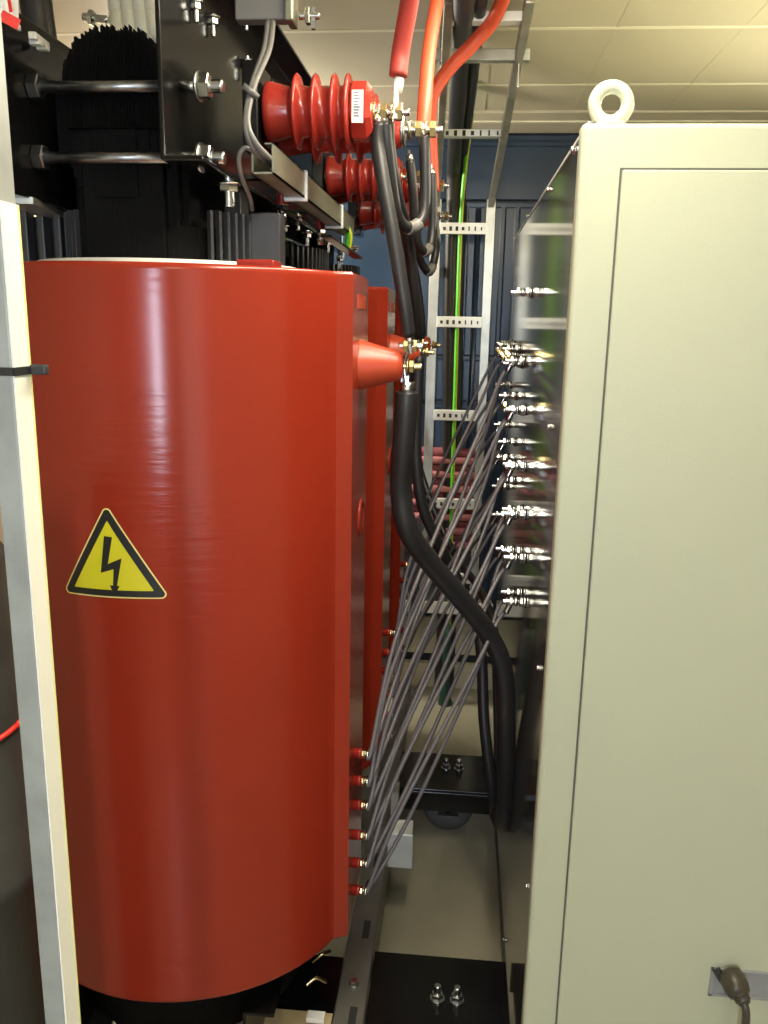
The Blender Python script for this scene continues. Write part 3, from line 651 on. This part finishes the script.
# horizontal bright tray across the end of the aisle
t = thing('wall_tray', 'low galvanised tray crossing the end wall above the cream skirting', 'tray', (0, 3.45, .40))
a = P(455, 608, Y=3.40)
MB().box((-.75, 3.36, a.z-.004), (.17, 3.53, a.z)).build('tray_floor', 'galvw', t); MB().box((-.75, 3.355, a.z-.012), (.17, 3.359, a.z+.040)).build('tray_lip', 'white', t, bevel=.001)
# stack of folded mats on a dark crate
cr = thing('storage_crate', 'dark low crate carrying the folded pink mats at the end wall', 'crate', (-.10, 3.45, .43))
MB().box((-.36, 3.43, a.z+.001), (.11, 3.53, .66)).build('crate_body', 'darkpart', cr, bevel=.006)
MB().box((-.365, 3.425, .66), (.115, 3.53, .675)).build('crate_lid', 'darkpart', cr, bevel=.004)
nm = ('lowest', 'second lowest', 'third lowest', 'middle', 'third highest', 'second highest', 'topmost')
for k in range(7):
    z = .677+.060*k; w = random.uniform(-.01, .01)
    t = thing('folded_mat', '%s folded pink mat of the stack behind the cables' % nm[k], 'mat', (-.10, 3.48, z), 'folded pink mats')
    MB().box((-.33+w, 3.425, z), (.085+w, 3.525, z+.030)).build('upper_fold' if 0 else 'mat_fold', 'pink', t, bevel=.012, seg=3)
    MB().box((-.322+w, 3.437, z+.030), (.08+w, 3.525, z+.058)).build('mat_fold', 'maroon', t, bevel=.010, seg=3)

# ================================================================ ABOVE THE CORE
t = thing('terminal_box', 'grey box above the right clamp with a grey wire dropping out', 'box', P(268, 10, Y=1.5))
a = P(238, 24, Y=1.5); b = P(288, 24, Y=1.5)
MB().box((a.x, 1.48, a.z), (b.x, 1.51, 2.30)).build('box_body', 'greybox', t, bevel=.003)
MB().box((b.x, 1.47, a.z-.004), (b.x+.014, 1.52, 2.30)).build('box_lid', 'greenzinc', t, bevel=.003)
c = P(302, 16, Y=1.5); MB().thread(c-Vector((.005, 0, 0)), c+Vector((.03, 0, 0)), .006).hexa(c+Vector((.006, 0, 0)), c+Vector((.014, 0, 0)), .014).box(c+Vector((.016, -.004, -.02)), c+Vector((.022, .004, .012))).build('wing_bolt', 'zinc', t)
for k, (dx, lab) in enumerate(((0, 'left of the pair'), (5, 'right of the pair'))):
    cable('control_wire', 'grey control wire hanging from the grey box, %s' % lab, [P(268+dx, 22, Y=1.47), P(264+dx, 50, Y=1.42), P(252+dx*.5, 85, Y=1.36), P(246+dx*.3, 120, Y=1.33), P(250+dx, 142, Y=1.33), P(262+dx*1.5, 158, Y=1.36), P(276+dx, 168, Y=1.45)], .0045, 'greyw', 'grey control wires', n=10)
cable('control_wire', 'grey control wire looping low under the clamp to the coil top', [P(262, 158, Y=1.36), P(246, 148, Y=1.34), P(239, 158, Y=1.34), P(242, 178, Y=1.36), P(250, 198, Y=1.42), P(252, 210, Y=1.46)], .0035, 'greyw', 'grey control wires', n=10)
tg = MB(); p = P(251, 92, Y=1.35); tg.cyl(p+Vector((-.003, 0, -.003)), p+Vector((.002, 0, .004)), .014, 14)
tag(tg.build('cable_tie', 'greyw'), 'pale cable tie around the grey control wires', 'cable tie')
for k, px in enumerate((112, 126, 141, 155)):
    lab = ('leftmost', 'second', 'third', 'rightmost')[k]
    t = thing('cream_conduit', 'cream ribbed conduit above the black core, %s of four' % lab, 'conduit', P(px+6, 45, Y=1.72), 'cream conduits above the core')
    a = P(px+5-(k-1.5)*2, 48, Y=1.78); b = P(px-(k-1.5)*3-6, -60, Y=1.78); b.z = 2.34; L = (b-a).length
    pr = []; nn = 3
    for j in range(nn): pr += [(L*j/nn, .0165), (L*(j+.90)/nn, .0165), (L*(j+.92)/nn, .0155), (L*(j+.97)/nn, .0155)]
    pr.append((L, .0165)); MB().lathe(a, b, pr, 18).build('conduit_tube', 'creamtube', t)
t = thing('cross_bolt', 'zinc threaded bolt poking out left of the cream conduits', 'bolt', P(95, 18, Y=1.75))
a = P(83, 17, Y=1.75); b = P(108, 20, Y=1.75)
MB().thread(a, b, .008, pitch=.005).build('threaded_shank', 'zinc', t); MB().hexa(a.lerp(b, .25), a.lerp(b, .45), .015).build('nut', 'zinc', t)
for k, (xa, r, w) in enumerate(((33, .018, 'nearer'), (43, .014, 'farther'))):
    cable('incoming_cable', 'dark brown-black cable standing on the left clamp, %s of two' % w, [P(xa+14, 100, Y=1.6+.1*k), P(xa+8, 60, Y=1.6+.1*k), P(xa+2, 20, Y=1.6+.1*k), P(xa-3, -20, Y=1.6+.1*k)], r*1.25, 'cable', 'incoming cables on the left clamp')
for (a, b, lab) in (((10, 20), (24, 30), 'white ridged clip under the red and white tag'), ((32, 35), (46, 46), 'white ridged clip at the foot of the dark cables')):
    p, q = P(*a, Y=1.28), P(*b, Y=1.36); t = thing('cable_clip', lab, 'clip', p)
    MB().beam(p, q, .012, .010).build('clip_body', 'white', t, bevel=.002)
    for f in (.25, .75): c = p.lerp(q, f); MB().box(c+Vector((-.008, -.006, -.010)), c+Vector((.008, .006, -.002))).build('clip_jaw', 'white', t, bevel=.001)
t = thing('hanging_tag', 'red and white printed tag in the top left corner', 'tag', P(8, 10, Y=1.2))
p = P(-10, 22, Y=1.2); q = P(18, 30, Y=1.26)
MB().add([P(-14, -30, Y=1.19), P(17, -20, Y=1.2), P(18, 22, Y=1.2), P(1, 13, Y=1.19), P(-14, 4, Y=1.19)], [(0, 1, 2, 3, 4)]).add([v+Vector((0, .002, 0)) for v in (P(-14, -30, Y=1.19), P(17, -20, Y=1.2), P(18, 22, Y=1.2), P(1, 13, Y=1.19), P(-14, 4, Y=1.19))], [(4, 3, 2, 1, 0)]).build('tag_card', 'white', t)
MB().beam(P(1, 15, Y=1.187), P(19, 25, Y=1.195), .002, .014).build('red_band', 'signred', t)
MB().beam(P(9, 0, Y=1.187), P(11, 12, Y=1.187), .002, .004, up=(1, 0, 0)).build('red_mark', 'signred', t)

# ================================================================ NEAR LEFT POST
PT = thing('fence_post', 'grey galvanised post with a painted lit face down its right edge', 'post', (-.40, .7, 0))
px1 = -.375; pyn = .672; pyf = P(80, 1024, X=px1).y
print('POST', pyf, P(66, 1024, X=px1).y, P(45, 1024, Y=pyn))
pyn = P(66, 1024, X=px1).y
pxl = P(45, 1024, Y=pyn).x
MB().box((pxl, pyn, 0), (px1-.001, pyf, ZC-.002)).build('post_profile', 'postgrey', PT, bevel=.0015)
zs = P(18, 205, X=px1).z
MB().box((px1-.001, pyn+.0005, .02), (px1+.0005, pyf-.0018, zs)).build('lit_face', 'litface', PT)  # brightness of the lit right face, put into the colour
MB().box((px1-.001, pyf-.0018, .02), (px1+.001, pyf+.0006, zs)).build('lit_face_edge', 'litedge', PT)  # pale fringe of the painted bright face
t = thing('cable_tie', 'black cable tie head poking out from the galvanised post', 'cable tie', P(30, 370, Y=.70))
zz = P(20, 372, Y=pyn).z
tt = MB(); e = .0012
tt.box((pxl-e, pyn-e, zz-.0035), (px1+e, pyn-.0001, zz+.0035)); tt.box((px1+.0006, pyn-e, zz-.0035), (px1+.0006+e, pyf+e, zz+.0035)); tt.box((pxl-e, pyf+.0007, zz-.0035), (px1+e, pyf+.0007+e, zz+.0035)); tt.box((pxl-e, pyn-e, zz-.0035), (pxl-.0001, pyf+e, zz+.0035))
tt.build('tie_band', 'cable', t)
h = P(36, 369, X=px1+.012); MB().box((px1+.001, pyf-.004, zz-.004), (px1+.016, pyf+.004, zz+.005)).build('tie_head', 'darkpart', t, bevel=.002)
# dark cable duct and red wire beyond the post
t = thing('dark_duct', 'dark grey rubber sheathed duct standing left of the post', 'duct', (-.62, .95, 0))
MB().lathe((-.645, .95, 0), (-.645, .95, 2), [(0, .085), (.86, .085), (.865, .090), (.885, .090), (.89, .085), (1.32, .085), (1.33, .078)], 40).build('duct_tube', 'darkwall', t)
p = P(8, 762, Y=.865)
MB().tube([(-.645+.089*math.cos(a_), .95+.092*math.sin(a_), p.z-.003*math.cos(2*(a_+1.2))) for a_ in [k*2*math.pi/18 for k in range(19)]], .0035, 8, seg=3).build('red_wire', 'signred', t)
